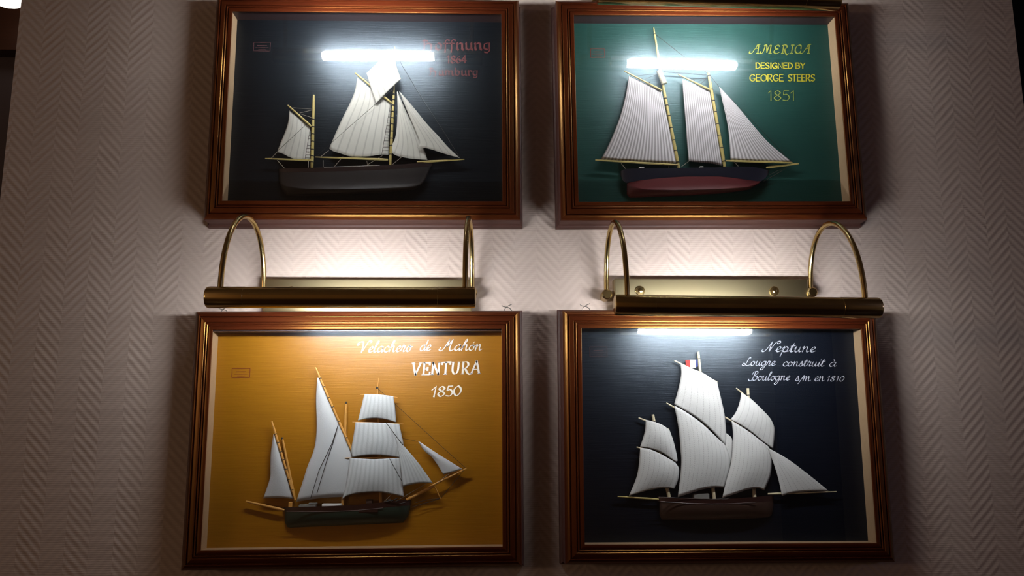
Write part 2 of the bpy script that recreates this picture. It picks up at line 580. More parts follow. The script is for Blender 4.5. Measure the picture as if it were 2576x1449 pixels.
# ------------------------------------------------------------------ hand lettering
A_BOWL = ('s', [(.85, .85), (.5, 1.0), (.15, .72), (.1, .3), (.35, 0), (.65, .25), (.85, .9)])
SCRIPT = {
    'a': (1.08, [A_BOWL, ('s', [(.85, .98), (.8, .3), (.9, .03), (1.08, .2)])]),
    'c': (.85, [('s', [(.75, .8), (.5, 1.0), (.15, .7), (.12, .25), (.4, 0), (.65, .05), (.85, .25)])]),
    'd': (1.1, [A_BOWL, ('s', [(1.05, 1.9), (.92, 1.1), (.82, .35), (.9, .03), (1.1, .2)])]),
    'e': (.85, [('s', [(0, .2), (.45, .5), (.65, .8), (.45, 1.0), (.2, .7), (.15, .3), (.4, 0), (.85, .25)])]),
    'g': (1.08, [A_BOWL, ('s', [(.85, .98), (.78, -.3), (.45, -.95), (.12, -.7), (.5, -.25), (1.08, .2)])]),
    'h': (1.1, [('s', [(0, .2), (.35, 1.2), (.5, 1.85), (.32, 1.85), (.18, 1.0), (.1, 0)]),
                ('s', [(.12, .5), (.4, .95), (.65, .95), (.7, .3), (.85, .02), (1.1, .2)])]),
    'i': (.55, [('s', [(0, .2), (.25, 1.0), (.2, .25), (.3, 0), (.55, .2)]), ('l', [(.33, 1.35), (.36, 1.5)])]),
    'l': (.6, [('s', [(0, .2), (.3, 1.1), (.5, 1.8), (.32, 1.88), (.17, 1.2), (.15, .3), (.3, 0), (.6, .2)])]),
    'm': (1.55, [('s', [(0, .8), (.15, 1), (.15, 0)]), ('s', [(.15, .5), (.4, .95), (.55, .9), (.6, 0)]),
                 ('s', [(.6, .5), (.85, .95), (1.05, .9), (1.1, .3), (1.25, .02), (1.55, .2)])]),
    'n': (1.1, [('s', [(0, .8), (.15, 1), (.15, 0)]),
                ('s', [(.15, .5), (.42, .95), (.62, .92), (.68, .3), (.82, .02), (1.1, .2)])]),
    'o': (.95, [('s', [(.45, 1), (.15, .75), (.1, .3), (.4, 0), (.7, .3), (.7, .75), (.45, 1), (.6, .8), (.95, .85)])]),
    'p': (1.1, [('s', [(0, .5), (.25, 1), (.2, .3), (.1, -.9)]),
                ('s', [(.2, .5), (.5, 1), (.8, .7), (.75, .25), (.5, 0), (.25, .15)]), ('l', [(.6, .02), (1.1, .2)])]),
    'r': (.8, [('s', [(0, .2), (.2, 1.12), (.3, .92), (.55, .95), (.45, .3), (.55, .02), (.8, .2)])]),
    's': (.75, [('s', [(0, .2), (.32, 1.08), (.4, .7), (.55, .3), (.35, 0), (.1, .1)]), ('l', [(.4, .02), (.75, .2)])]),
    't': (.65, [('s', [(0, .2), (.32, 1.6), (.2, .3), (.35, 0), (.65, .2)]), ('l', [(.02, 1.08), (.6, 1.2)])]),
    'u': (1.05, [('s', [(0, .6), (.15, 1), (.12, .3), (.3, 0), (.55, .2), (.72, 1)]),
                 ('s', [(.72, 1), (.7, .25), (.82, .02), (1.05, .2)])]),
    'V': (1.15, [('s', [(-.55, 1.5), (-.75, 1.3), (-.85, 1.6), (-.5, 1.85), (-.05, 1.85), (.1, 1.3), (.15, 0)]),
                 ('s', [(.15, 0), (.55, 1.1), (.8, 1.9), (1.1, 2.05), (1.3, 1.85), (1.2, 1.7)])]),
    'M': (1.9, [('s', [(-.2, .55), (-.3, .2), (0, .0), (.3, .3), (.6, 1.3), (.8, 2.0)]), ('l', [(.8, 2.0), (.75, .7)]),
                ('s', [(.75, .7), (1.05, 1.4), (1.3, 2.0)]), ('s', [(1.3, 2.0), (1.2, .5), (1.4, 0), (1.7, .1), (1.9, .3)])]),
    'N': (1.55, [('s', [(-.15, .5), (-.3, .2), (0, 0), (.35, .6), (.75, 1.95)]), ('s', [(.75, 1.95), (.72, 1.0), (.75, .05)]),
                 ('s', [(.75, .05), (1.0, 1.0), (1.3, 1.8), (1.7, 2.05), (1.9, 1.8), (1.65, 1.55), (1.5, 1.7)])]),
    'L': (1.3, [('s', [(1.0, 1.75), (.9, 1.95), (.68, 1.6), (.5, .6), (.25, .05), (-.15, .15), (-.05, .55), (.3, .4),
                       (.7, .02), (1.3, .2)])]),
    'B': (1.4, [('s', [(.6, 1.95), (.5, .9), (.25, .05), (-.2, -.05), (-.4, .3)]),
                ('s', [(.05, 1.3), (.3, 1.9), (.95, 2.05), (1.1, 1.6), (.65, 1.1), (1.2, .9), (1.15, .2), (.65, 0), (.5, .25)])]),
    '/': (.55, [('l', [(-.05, -.7), (.6, 1.3)])]),
    '1': (.75, [('l', [(.15, .85), (.45, 1.15), (.38, 0)])]),
    '8': (.95, [('s', [(.45, .62), (.2, .9), (.5, 1.18), (.75, .92), (.45, .62), (.1, .3), (.4, 0), (.72, .3), (.45, .62)])]),
    '0': (.95, [('s', [(.5, 1.18), (.15, .8), (.12, .3), (.42, 0), (.75, .35), (.78, .85), (.5, 1.18)])]),
    ' ': (1.5, []),
}
SCRIPT['ó'] = (.95, SCRIPT['o'][1] + [('l', [(.45, 1.3), (.62, 1.55)])])
SCRIPT['à'] = (1.08, SCRIPT['a'][1] + [('l', [(.4, 1.55), (.55, 1.3)])])
CAPS = {
    'D': (.72, [('l', [(.1, 0), (.1, 1)]), ('s', [(.1, 1), (.4, .97), (.62, .7), (.62, .3), (.4, .03), (.1, 0)])]),
    'E': (.62, [('l', [(.56, 1), (.1, 1), (.1, 0), (.58, 0)]), ('l', [(.1, .52), (.5, .52)])]),
    'S': (.66, [('s', [(.56, .88), (.35, 1), (.12, .85), (.18, .6), (.45, .45), (.56, .2), (.35, 0), (.08, .12)])]),
    'I': (.3, [('l', [(.15, 1), (.15, 0)])]),
    'G': (.78, [('s', [(.66, .85), (.4, 1), (.12, .75), (.1, .3), (.38, 0), (.66, .12), (.68, .42)]), ('l', [(.44, .42), (.7, .42)])]),
    'N': (.76, [('l', [(.1, 0), (.1, 1), (.64, 0), (.64, 1)])]),
    'B': (.66, [('l', [(.1, 0), (.1, 1)]), ('s', [(.1, 1), (.45, .95), (.5, .7), (.35, .54), (.1, .52)]),
                ('s', [(.1, .52), (.5, .48), (.58, .22), (.42, .02), (.1, 0)])]),
    'Y': (.64, [('l', [(.04, 1), (.32, .5), (.32, 0)]), ('l', [(.32, .5), (.6, 1)])]),
    'O': (.84, [('s', [(.42, 1), (.12, .78), (.1, .25), (.42, 0), (.72, .25), (.72, .78), (.42, 1)])]),
    'R': (.7, [('l', [(.1, 0), (.1, 1)]), ('s', [(.1, 1), (.48, .97), (.56, .72), (.4, .5), (.1, .46)]), ('l', [(.3, .46), (.66, -.08)])]),
    'T': (.62, [('l', [(.02, 1), (.6, 1)]), ('l', [(.31, 1), (.31, 0)])]),
    '1': (.5, [('l', [(.05, .74), (.3, 1), (.3, 0)])]),
    '8': (.72, [('s', [(.35, .54), (.12, .77), (.35, 1), (.6, .77), (.35, .54), (.08, .27), (.35, 0), (.64, .27), (.35, .54)])]),
    '5': (.68, [('l', [(.58, 1), (.18, 1), (.14, .56)]), ('s', [(.14, .56), (.4, .64), (.62, .35), (.45, .02), (.08, .06)])]),
    '0': (.74, [('s', [(.38, 1), (.1, .7), (.1, .3), (.36, 0), (.64, .3), (.64, .7), (.38, 1)])]),
    ' ': (.5, []),
}
SERIF = {
    'V': (.92, [('l', [(.12, 1), (.4, 0)]), ('l', [(.4, 0), (.8, 1)]), ('l', [(-.02, 1), (.28, 1)]), ('l', [(.66, 1), (.92, 1)])]),
    'E': (.82, [('l', [(.22, 1), (.22, 0)]), ('l', [(.08, 1), (.72, 1), (.72, .82)]), ('l', [(.06, 0), (.74, 0), (.78, .2)]),
                ('l', [(.22, .48), (.55, .48)]), ('l', [(.55, .6), (.55, .36)])]),
    'N': (.98, [('l', [(.2, 0), (.2, 1)]), ('l', [(.2, 1), (.76, 0)]), ('l', [(.76, 0), (.76, 1)]), ('l', [(.06, 0), (.36, 0)]),
                ('l', [(.62, 1), (.92, 1)]), ('l', [(.08, 1), (.24, 1)])]),
    'T': (.86, [('l', [(.42, 1), (.42, 0)]), ('l', [(.06, .82), (.06, 1), (.8, 1), (.8, .82)]), ('l', [(.26, 0), (.58, 0)])]),
    'U': (.92, [('s', [(.2, 1), (.2, .3), (.42, 0), (.68, .25), (.72, 1)]), ('l', [(.06, 1), (.34, 1)]), ('l', [(.6, 1), (.86, 1)])]),
    'R': (.92, [('l', [(.22, 0), (.22, 1)]), ('s', [(.1, 1), (.55, .98), (.68, .74), (.5, .5), (.22, .47)]),
                ('s', [(.4, .48), (.66, .08), (.9, -.06), (1.0, .04)]), ('l', [(.06, 0), (.38, 0)])]),
    'A': (.96, [('l', [(.1, 0), (.5, 1.05)]), ('l', [(.5, 1.05), (.82, 0)]), ('l', [(.26, .36), (.7, .36)]), ('l', [(-.02, 0), (.24, 0)]),
                ('l', [(.68, 0), (.96, 0)])]),
    '1': (.62, [('l', [(.08, .66), (.42, 1), (.36, 0)])]),
    '8': CAPS['8'], '5': CAPS['5'], '0': CAPS['0'], ' ': (.5, []),
}
FANCY = {
    'A': (1.25, [('s', [(-.2, .28), (-.25, .05), (.05, .02), (.35, .45), (.75, 1.05)]), ('s', [(.55, .95), (.75, 1.08), (1.0, 1.1)]),
                 ('l', [(.82, 1.05), (.82, 0)]), ('s', [(.3, .45), (.5, .58), (.85, .6)]), ('l', [(.66, 0), (.98, 0)])]),
    'M': (1.5, [('s', [(-.12, .2), (-.08, 0), (.15, .04), (.32, .5), (.42, 1)]), ('s', [(.25, .95), (.42, 1.02), (.6, .9), (.7, .1)]),
                ('s', [(.7, .1), (.85, .7), (1.0, .98), (1.2, .95)]), ('l', [(1.15, 1.0), (1.1, 0)]), ('l', [(.95, 0), (1.3, 0)])]),
    'E': (.95, [('s', [(.75, .85), (.5, 1), (.2, .85), (.3, .58), (.55, .52), (.2, .42), (.1, .15), (.4, -.04), (.8, .12)])]),
    'R': (1.1, [('l', [(.3, 1), (.25, 0)]), ('s', [(.1, .95), (.5, 1.02), (.75, .8), (.55, .52), (.28, .5)]),
                ('s', [(.45, .5), (.65, .0), (.85, -.15), (1.05, .0)]), ('l', [(.1, 0), (.4, 0)])]),
    'I': (.62, [('l', [(.34, 1), (.28, 0)]), ('l', [(.14, 1), (.52, 1)]), ('l', [(.1, 0), (.48, 0)])]),
    'C': (1.0, [('s', [(.8, .72), (.75, .95), (.45, 1), (.15, .7), (.12, .25), (.42, 0), (.82, .15)]), ('l', [(.8, .55), (.8, .9)])]),
}
FRAKT = {
    'H': (1.45, [('l', [(.25, 1.45), (.25, .15), (.05, 0)]), ('l', [(0, 1.3), (.25, 1.5), (.6, 1.35)]), ('l', [(.25, .8), (.75, 1.0), (1.05, .8), (1.05, .1), (.8, -.3)])]),
    'o': (.95, [('l', [(.45, 1), (.15, .8), (.15, .2), (.45, 0)]), ('l', [(.45, 1), (.75, .8), (.75, .2), (.45, 0)])]),
    'f': (.72, [('l', [(.25, -.35), (.3, .3), (.3, 1.3), (.5, 1.55), (.75, 1.4)]), ('l', [(.08, .95), (.6, .95)])]),
    'n': (1.05, [('l', [(.05, .85), (.22, 1), (.22, .15), (.35, 0)]), ('l', [(.25, .75), (.6, 1), (.8, .85), (.8, .15), (.95, 0)])]),
    'u': (1.05, [('l', [(.05, .85), (.22, 1), (.22, .2), (.45, 0), (.8, .25)]), ('l', [(.65, .85), (.8, 1), (.8, .15), (.95, 0)])]),
    'g': (1.0, [('l', [(.6, 1), (.2, .85), (.2, .25), (.5, 0), (.8, .25)]), ('l', [(.8, 1), (.8, -.2), (.55, -.45), (.25, -.35)])]),
    'a': (1.0, [('l', [(.6, 1), (.2, .8), (.2, .2), (.45, 0), (.75, .25)]), ('l', [(.75, 1), (.75, .15), (.92, 0)])]),
    'm': (1.55, [('l', [(.05, .85), (.22, 1), (.22, .1)]), ('l', [(.25, .75), (.55, 1), (.72, .85), (.72, .1)]),
                 ('l', [(.75, .75), (1.05, 1), (1.25, .85), (1.25, .15), (1.42, 0)])]),
    'b': (1.0, [('l', [(.2, 1.5), (.2, .2), (.5, 0), (.78, .2), (.78, .8), (.5, 1), (.22, .75)])]),
    'r': (.75, [('l', [(.05, .85), (.22, 1), (.22, .15), (.38, 0)]), ('l', [(.25, .75), (.5, 1), (.7, .85)])]),
    '1': (.6, [('l', [(.1, .75), (.35, 1.05), (.35, 0)])]),
    '8': CAPS['8'], '6': (.72, [('s', [(.55, .98), (.2, .65), (.1, .28), (.36, 0), (.62, .25), (.42, .54), (.14, .38)])]),
    '4': (.75, [('l', [(.52, 0), (.52, 1), (.06, .3), (.7, .3)])]),
}


def inscription(k, parent, font, words, xh, material, nib=(.20, 40, .06), shear=0.0, lift=.0004):
    """words: (text, left px, right px, baseline px); every word written between its two ends"""
    mb = MB()
    t = T_BOARD + lift
    wmax, ang, wmin = nib
    nd = Vector((math.cos(math.radians(ang)), math.sin(math.radians(ang))))
    for (text, x0, y0, x1, y1) in words:
        pen, glyphs = 0.0, []
        lo, hi = 1e9, -1e9
        for ch in text:
            adv, strokes = font[ch]
            for kind, pts in strokes:
                pp = [Vector((p[0] + pen + shear * p[1], p[1])) for p in pts]
                pp = crom(pp, 5) if kind == 's' else pp
                glyphs.append(pp)
                lo = min(lo, min(p.x for p in pp)); hi = max(hi, max(p.x for p in pp))
            pen += adv
        sx = (x1 - x0) / (hi - lo)
        for pp in glyphs:
            pts = [Vector(((p.x - lo) * sx, p.y * xh)) for p in pp]
            # drop doubled points
            q = [pts[0]]
            for p in pts[1:]:
                if (p - q[-1]).length > 0.05:
                    q.append(p)
            if len(q) < 2:
                continue
            n = len(q)
            closed = (q[0] - q[-1]).length < 0.2
            L, R = [], []
            for i, p in enumerate(q):
                a = q[i - 1] if i else (q[-2] if closed else q[0])
                c = q[i + 1] if i < n - 1 else (q[1] if closed else q[-1])
                d1 = (p - a); d2 = (c - p)
                d1 = d1.normalized() if d1.length > 1e-6 else d2.normalized()
                d2 = d2.normalized() if d2.length > 1e-6 else d1
                d = (d1 + d2)
                d = d.normalized() if d.length > 0.2 else d1
                nrm = Vector((-d.y, d.x))
                hw = 0.5 * xh * math.hypot(wmax * abs(d.x * nd.y - d.y * nd.x), wmin)
                m = min(1.6, 1.0 / max(0.4, abs(nrm.dot(Vector((-d1.y, d1.x))))))
                e = 0.0
                if not closed:
                    e = -hw * 0.5 if i == 0 else (hw * 0.5 if i == n - 1 else 0)
                L.append(p + nrm * hw * m + d * e); R.append(p - nrm * hw * m + d * e)

            def put(v):
                fx = v.x / max(x1 - x0, 1e-6)
                return mb.vert(local(k, x0 + v.x, y0 + (y1 - y0) * fx - v.y, t))
            li = [put(v) for v in L]; ri = [put(v) for v in R]
            for i in range(n - 1):
                mb.face((li[i], li[i + 1], ri[i + 1], ri[i]))
    o = mb.build('inscription', material, parent, smooth=False)
    o['label'] = 'lettering in ' + material.name.replace('_lettering_paint', ' paint').replace('_', ' ')
    return o


# ------------------------------------------------------------------ ship building
class Ship:
    def __init__(s, k, label, base_px):
        s.k = k
        cx, cz, w, h, ro = FR[k]
        s.off = local(k, base_px[0], base_px[1], T_BOARD)
        c, sn = math.cos(ro), math.sin(ro)
        s.root = empty('half_hull_ship_model', (cx + c * s.off.x - sn * s.off.z, -T_BOARD, Z0 + cz + sn * s.off.x + c * s.off.z), ro)
        tag(s.root, label, 'model ship', 'model ships behind glass')

    def p(s, xy, t):
        return local(s.k, xy[0], xy[1], t) - s.off

    def spar(s, name, a, b, ra, rb, t=.012, t2=None, m='spar', n=10, taper=True, parent=None):
        """ra, rb in photo pixels (radius)"""
        mb = MB()
        A, B = s.p(a, t), s.p(b, t if t2 is None else t2)
        k = 1 / 2000.0 * 0.99
        pts, rs = [], []
        for i in range(9):
            f = i / 8
            pts.append(A.lerp(B, f))
            rs.append((ra + (rb - ra) * f) * k)
        if taper:
            rs[0] *= .75; rs[-1] *= .75
        mb.tube(pts, rs, n)
        return mb.build(name, M[m], parent or s.root)

    def bands(s, name, mast, a, b, fracs, r, t=.012, m='rope'):
        mb = MB()
        A, B = s.p(a, t), s.p(b, t)
        d = (B - A).normalized() * .0005
        for f in fracs:
            c = A.lerp(B, f)
            mb.tube([c - d, c + d], r / 2000.0, 10)
        o = mb.build(name, M[m], mast)
        return o

    def rope(s, name, pts, r=.00032, t=.012, m='rope', ts=None):
        mb = MB()
        P = [s.p(q, (ts[i] if ts else t)) for i, q in enumerate(pts)]
        mb.tube(P, r, 5)
        return mb.build(name, M[m], s.root)

    def ropes(s, name, lines, r=.00030, t=.012, m='rope'):
        for ln in lines:
            s.rope(name, ln, r, t, m)

    def ladder(s, a0, a1, b0, b1, n, t=.0165):
        mb = MB()
        A0, A1, B0, B1 = s.p(a0, t), s.p(a1, t), s.p(b0, t), s.p(b1, t)
        mb.tube([A0, A1], .00022, 5)
        for i in range(n):
            f = (i + .5) / n
            mb.tube([A0.lerp(A1, f), B0.lerp(B1, f)], .00028, 5)
        return mb.build('ratlines', M['rope'], s.root)

    def sail(s, name, top, right, bottom, left, t=.013, billow=.004, stripes=8, m='sail_a', dash=0, nu=22, nv=22, side=0.0, tilt=0.0):
        """four edges as photo points: top and bottom run left to right, left and right run top to bottom"""
        e = [resample(crom([(q[0], q[1], 0) for q in ed], 8), n) for ed, n in ((top, nu), (right, nv), (bottom, nu), (left, nv))]
        T, R, Bt, Lf = e
        mb = MB()
        idx = {}
        for j in range(nv + 1):
            v = j / nv
            for i in range(nu + 1):
                u = i / nu
                q = (T[i] * (1 - v) + Bt[i] * v + Lf[j] * (1 - u) + R[j] * u
                     - (T[0] * (1 - u) * (1 - v) + T[-1] * u * (1 - v) + Bt[0] * (1 - u) * v + Bt[-1] * u * v))
                d = t + billow * (math.sin(math.pi * u) ** .8) * (math.sin(math.pi * (0.08 + 0.84 * v)) ** .8) + side * (u - .5) + tilt * (v - .5)
                idx[i, j] = mb.vert(s.p((q.x, q.y), d))
        for j in range(nv):
            for i in range(nu):
                uv = [((i + a) / nu * stripes, (j + bb) / nv * dash) for a, bb in ((0, 0), (1, 0), (1, 1), (0, 1))]
                mb.face((idx[i, j], idx[i + 1, j], idx[i + 1, j + 1], idx[i, j + 1]), 0, uv)
        o = mb.build(name, M[m], s.root, angle=180)
        md = o.modifiers.new('cloth_thickness', 'SOLIDIFY')
        md.thickness = 0.0006
        md.offset = 0.0
        return o

    def hull(s, name, secs, beam, m, f0, f1, deck=True, n=10, parent=None):
        """secs: (x, y top, y bottom) in photo px; section bulge runs from f0 to f1 of the half-body curve"""
        xs = [q[0] for q in secs]
        # refine
        ref = []
        for a, b in zip(secs, secs[1:]):
            for i in range(4):
                f = i / 4
                ref.append(tuple(a[j] + (b[j] - a[j]) * f for j in range(3)))
        ref.append(secs[-1])
        x0, x1 = xs[0], xs[-1]
        mb = MB()
        rows = []
        for (x, yt, yb) in ref:
            f = (x - x0) / (x1 - x0)
            w = (max(0.0, 1 - abs(2 * f - 1) ** 3.2)) ** .6
            bw = beam * (0.16 + 0.84 * w)
            row = [s.p((x, yt), T_BOARD)]
            for j in range(n + 1):
                q = f0 + (f1 - f0) * j / n
                prof = (max(0.0, 1 - q ** 2.6)) ** .5 if q < 1 else 0.0
                y = yt + (yb - yt) * j / n
                row.append(s.p((x, y), T_BOARD + bw * prof + 0.0002))
            row.append(s.p((x, yb), T_BOARD))
            rows.append([mb.vert(v) for v in row])
        for r0, r1 in zip(rows, rows[1:]):
            for j in range(len(r0) - 1):
                mb.face((r0[j], r1[j], r1[j + 1], r0[j + 1]))
        mb.face(rows[0]); mb.face(rows[-1][::-1])
        return mb.build(name, M[m], parent or s.root, angle=35)

    def block(s, name, a, b, t0, t1, m, bevel=.0006):
        """small fitting between two photo corners and two depths"""
        A, B = s.p(a, (t0 + t1) / 2), s.p(b, (t0 + t1) / 2)
        mb = MB()
        mb.box(min(A.x, B.x), max(A.x, B.x), -t1 - s.off.y, -t0 - s.off.y, min(A.z, B.z), max(A.z, B.z))
        o = mb.build(name, M[m], s.root, smooth=False)
        md = o.modifiers.new('bevel', 'BEVEL')
        md.width = bevel
        md.segments = 2
        return o


def px(ox, oy, sc):
    return lambda *pts: [(ox + a / sc, oy + b_ / sc) for a, b_ in pts]


def p1(f, a, b_):
    return f((a, b_))[0]


# ---------------- upper left: dark board, red gothic lettering, two-masted ketch with bright topsail
box_a, board_a = shadow_box('UL', 'wooden shadow box with a black backboard and faded red gothic lettering', M['board_black'],
                            ((638, 106), (680, 129)), M['stamp_faint'])
inscription('UL', board_a, FRAKT, [('Hoffnung', 1062, 126, 1231, 125)], 17, M['paint_red'], nib=(.30, 40, .07))
inscription('UL', board_a, FRAKT, [('1864', 1124, 159, 1173, 158)], 18, M['paint_red'], nib=(.26, 40, .07))
inscription('UL', board_a, FRAKT, [('Hamburg', 1079, 190, 1200, 190)], 12.5, M['paint_red'], nib=(.32, 40, .08))

A = px(640, 360, 4.6); B = px(680, 140, 5.572); C = px(940, 160, 5.573); K1 = px(500, 0, 2.415)
s = Ship('UL', 'brown-hulled two-masted model ship with a bright square-cornered topsail on a black board', (880, 420))


def hs(f, rows):
    out = []
    for x, a, b_ in rows:
        p, q = p1(f, x, a), p1(f, x, b_)
        out.append((p[0], p[1], q[1]))
    return out


s.hull('bulwark', hs(A, [(284, 300, 336), (370, 293, 338), (650, 287, 336), (1000, 275, 326), (1400, 262, 312), (1700, 246, 296),
                         (1900, 230, 278), (2058, 228, 262)]), .0140, 'hull_brown2', 0.0, 0.2)
s.hull('hull', hs(A, [(286, 337, 440), (320, 338, 545), (372, 339, 604), (432, 338, 616), (650, 337, 612), (1000, 327, 599), (1400, 313, 579),
                      (1700, 297, 556), (1850, 284, 540), (1920, 277, 500), (1980, 272, 425), (2035, 266, 292), (2050, 264, 268)]),
       .0140, 'hull_brown', 0.05, 1.0)
s.spar('rail', p1(A, 805, 281), p1(A, 1450, 259), .8, .8, t=.0185, m='deck_white')
mz = s.spar('mast', (784.6, 423), (789.3, 239), 4.6, 3.4, t=.012)
s.bands('mast_band', mz, (784.6, 423), (789.3, 239), [.08, .16, .25, .36, .46, .56, .66], 4.8)
mm = s.spar('mast', (981.5, 417), (991.5, 218), 4.2, 3.0, t=.012)
s.bands('mast_band', mm, (981.5, 417), (991.5, 218), [.14, .25, .34, .43, .52, .6, .68, .76, .83, .9], 4.4)
s.spar('topmast', (991.5, 228), (993, 118), 2.4, 1.4, t=.0125)
s.spar('gaff', (893.6, 184), (985, 259), 2.6, 3.2, t=.016)
s.spar('gaff', (724, 264.7), (783, 318), 2.2, 3.2, t=.0155)
s.spar('boom', (793, 395), (976, 401.5), 1.6, 3.0, t=.0155)
s.spar('boom', (667, 398.7), (783, 403.5), 1.6, 2.6, t=.0135)
s.spar('bowsprit', p1(A, 1880, 222), p1(A, 2430, 188), 3.4, 1.4, t=.0125)
s.sail('mainsail', B((1217, 302), (1440, 490), (1690, 672)), B((1690, 672), (1672, 1000), (1655, 1388)),
       B((826, 1300), (880, 1338), (980, 1368), (1100, 1408), (1220, 1420), (1400, 1408), (1550, 1388), (1655, 1390)),
       B((1217, 302), (1190, 480), (1120, 660), (1020, 860), (920, 1080), (826, 1300)), t=.0135, billow=.0035, stripes=7, m='sail_a')
s.sail('mizzen_sail', B((267, 765), (400, 880), (557, 1003)), B((557, 1003), (562, 1200), (556, 1440)),
       A((262, 105), (330, 130), (400, 170), (460, 193), (540, 200), (640, 198)),
       B((267, 765), (252, 930), (205, 1080), (145, 1220), (97, 1350)), t=.0130, billow=.003, stripes=5, m='sail_a')
s.sail('topsail', [(922, 184), (945, 163), (968, 143), (988, 126)], [(988, 126), (999, 171), (1009, 198)],
       [(945.6, 262), (968, 238), (990, 216), (1009, 198)], [(922, 184), (933, 222), (945.6, 262)], t=.0185, billow=.002, stripes=5, m='sail_a')
s.sail('staysail', C((330, 395), (334, 396)), C((334, 396), (470, 700), (600, 950), (700, 1180), (755, 1350)),
       C((220, 1205), (290, 1275), (400, 1310), (560, 1335), (755, 1350)), C((330, 395), (336, 650), (325, 880), (300, 1050), (220, 1205)),
       t=.0125, billow=.0045, stripes=6, m='sail_a')
s.sail('jib', C((362, 395), (366, 397)), C((366, 397), (520, 570), (740, 840), (900, 1010), (1050, 1180), (1205, 1322)),
       C((610, 1180), (700, 1180), (800, 1200), (1000, 1265), (1205, 1322)), C((362, 395), (480, 690), (590, 950), (645, 1100), (610, 1180)),
       t=.0160, billow=.0045, stripes=5, m='sail_a', side=-.002)
s.ladder((981, 268), (960, 389), (986, 268), (978, 389), 16)
s.ladder((779, 330), (767, 401), (784, 330), (782, 401), 9)
s.rope('stay', [(993, 128), (1012, 165), (1060, 245), (1115, 330), (1158, 399)], t=.013, r=.0004)
s.ropes('halyard', [B((310, 730), (585, 750)), B((410, 805), (585, 763)), B((415, 815), (585, 870)), B((1300, 320), (1700, 420)),
                    B((1330, 350), (1700, 440))], m='rope_pale', t=.0145)
s.rope('topping_lift', [(795, 394), (880, 318), (986, 226)], t=.020, r=.00026)
s.rope('topping_lift', [(681, 396), (766, 317), (786, 298)], t=.018, r=.00026)
s.ropes('sheet', [A((265, 200), (350, 292)), A((1025, 155), (925, 272)), A((1300, 205), (1310, 256)), A((1480, 145), (1310, 250)),
                  A((1710, 155), (1600, 245)), A((860, 85), (770, 155)), A((262, 105), (195, 175)), A((795, 200), (795, 275)), A((625, 205), (625, 285))],
        m='rope_pale', t=.0150, r=.0004)

# ---------------- upper right: green board, racing schooner
box_b, board_b = shadow_box('UR', 'wooden shadow box with a sea-green backboard and yellow capitals', M['board_green'],
                            ((1485, 122), (1522, 145)), M['stamp'])
inscription('UR', board_b, FANCY, [('AMERICA', 1885, 134, 2040, 134)], 20.5, M['paint_olive'], nib=(.17, 35, .06), shear=.12)
inscription('UR', board_b, CAPS, [('DESIGNED', 1902, 172, 1993, 172.3), ('BY', 2002, 172.3, 2025, 172.3)], 14, M['paint_yellow'], nib=(.17, 20, .15))
inscription('UR', board_b, CAPS, [('GEORGE', 1886.5, 204, 1971, 204), ('STEERS', 1983, 204, 2049, 204)], 16.5, M['paint_yellow'], nib=(.17, 20, .09))
inscription('UR', board_b, CAPS, [('1851', 1932, 253, 1996, 253)], 25, M['paint_olive'], nib=(.08, 20, .05))

D = px(1480, 360, 4.6); E_ = px(1540, 60, 6.587); K2 = px(1380, 0, 2.415)
s = Ship('UR', 'black and red model schooner with narrow-striped sails on a green board', (1735, 432))
s.hull('bulwark', hs(D, [(372, 328, 372), (400, 309, 432), (440, 298, 462), (600, 295, 430), (850, 291, 402), (1100, 287, 387), (1500, 279, 384),
                         (1700, 273, 402), (1850, 271, 425), (1950, 283, 440), (2000, 294, 440), (2050, 305, 402), (2092, 316, 346)]),
       .0150, 'hull_black', 0.0, 0.35)
s.hull('hull', hs(D, [(446, 470, 600), (480, 452, 632), (600, 430, 630), (850, 403, 620), (1100, 388, 610), (1500, 385, 586), (1700, 403, 563),
                      (1850, 426, 539), (1920, 435, 506), (1970, 440, 472), (1992, 441, 450)]), .0150, 'hull_red', 0.10, 1.0)
mm = s.spar('mast', (1707.5, 424), (1666, 205), 5.0, 3.8, t=.012)
s.bands('mast_band', mm, (1707.5, 424), (1666, 205), [.07, .2, .32, .46, .6, .72, .8], 5.2)
s.spar('mast_cap', (1671, 211), (1658, 178), 8.0, 7.4, t=.013, m='spar_white', taper=False)
tm = s.spar('topmast', (1662.5, 186), (1644.6, 70), 4.0, 2.0, t=.0125)
s.bands('mast_band', tm, (1662.5, 186), (1644.6, 70), [.86], 3.6)
fm = s.spar('mast', (1823, 420), (1782, 184), 5.0, 4.2, t=.012)
s.bands('mast_band', fm, (1823, 420), (1782, 184), [.06, .2, .33, .45, .58, .7, .82, .97], 5.2)
s.spar('gaff', (1570, 178.4), (1665, 227.5), 1.8, 3.0, t=.016)
s.spar('gaff', (1705.5, 186.8), (1787, 226.5), 1.8, 3.2, t=.016)
s.spar('boom', (1497.4, 402.4), (1705, 415.4), 2.0, 3.0, t=.0160)
s.spar('jib_boom', (1826.7, 404.4), (1994, 409.6), 2.6, 2.2, t=.0150)
s.spar('bowsprit', p1(D, 2060, 282), p1(D, 2435, 238), 3.4, 2.0, t=.0120)
s.sail('mainsail', E_((275, 857), (540, 985), (815, 1117)), [(1664, 229.5), (1683, 320), (1701, 411)],
       D((150, 191), (580, 214), (1016, 236)), K2((487, 460), (470, 570), (440, 690), (400, 800), (360, 890), (318, 968)),
       t=.0135, billow=.003, stripes=21, m='sail_b')
s.sail('foresail', E_((1165, 905), (1400, 1010), (1615, 1112)), [(1785, 229), (1802, 325), (1817, 417.5)],
       D((1165, 210), (1200, 218), (1340, 230), (1450, 240), (1545, 264)), K2((812, 480), (820, 600), (832, 740), (842, 880), (851, 977)),
       t=.0135, billow=.003, stripes=14, m='sail_b')
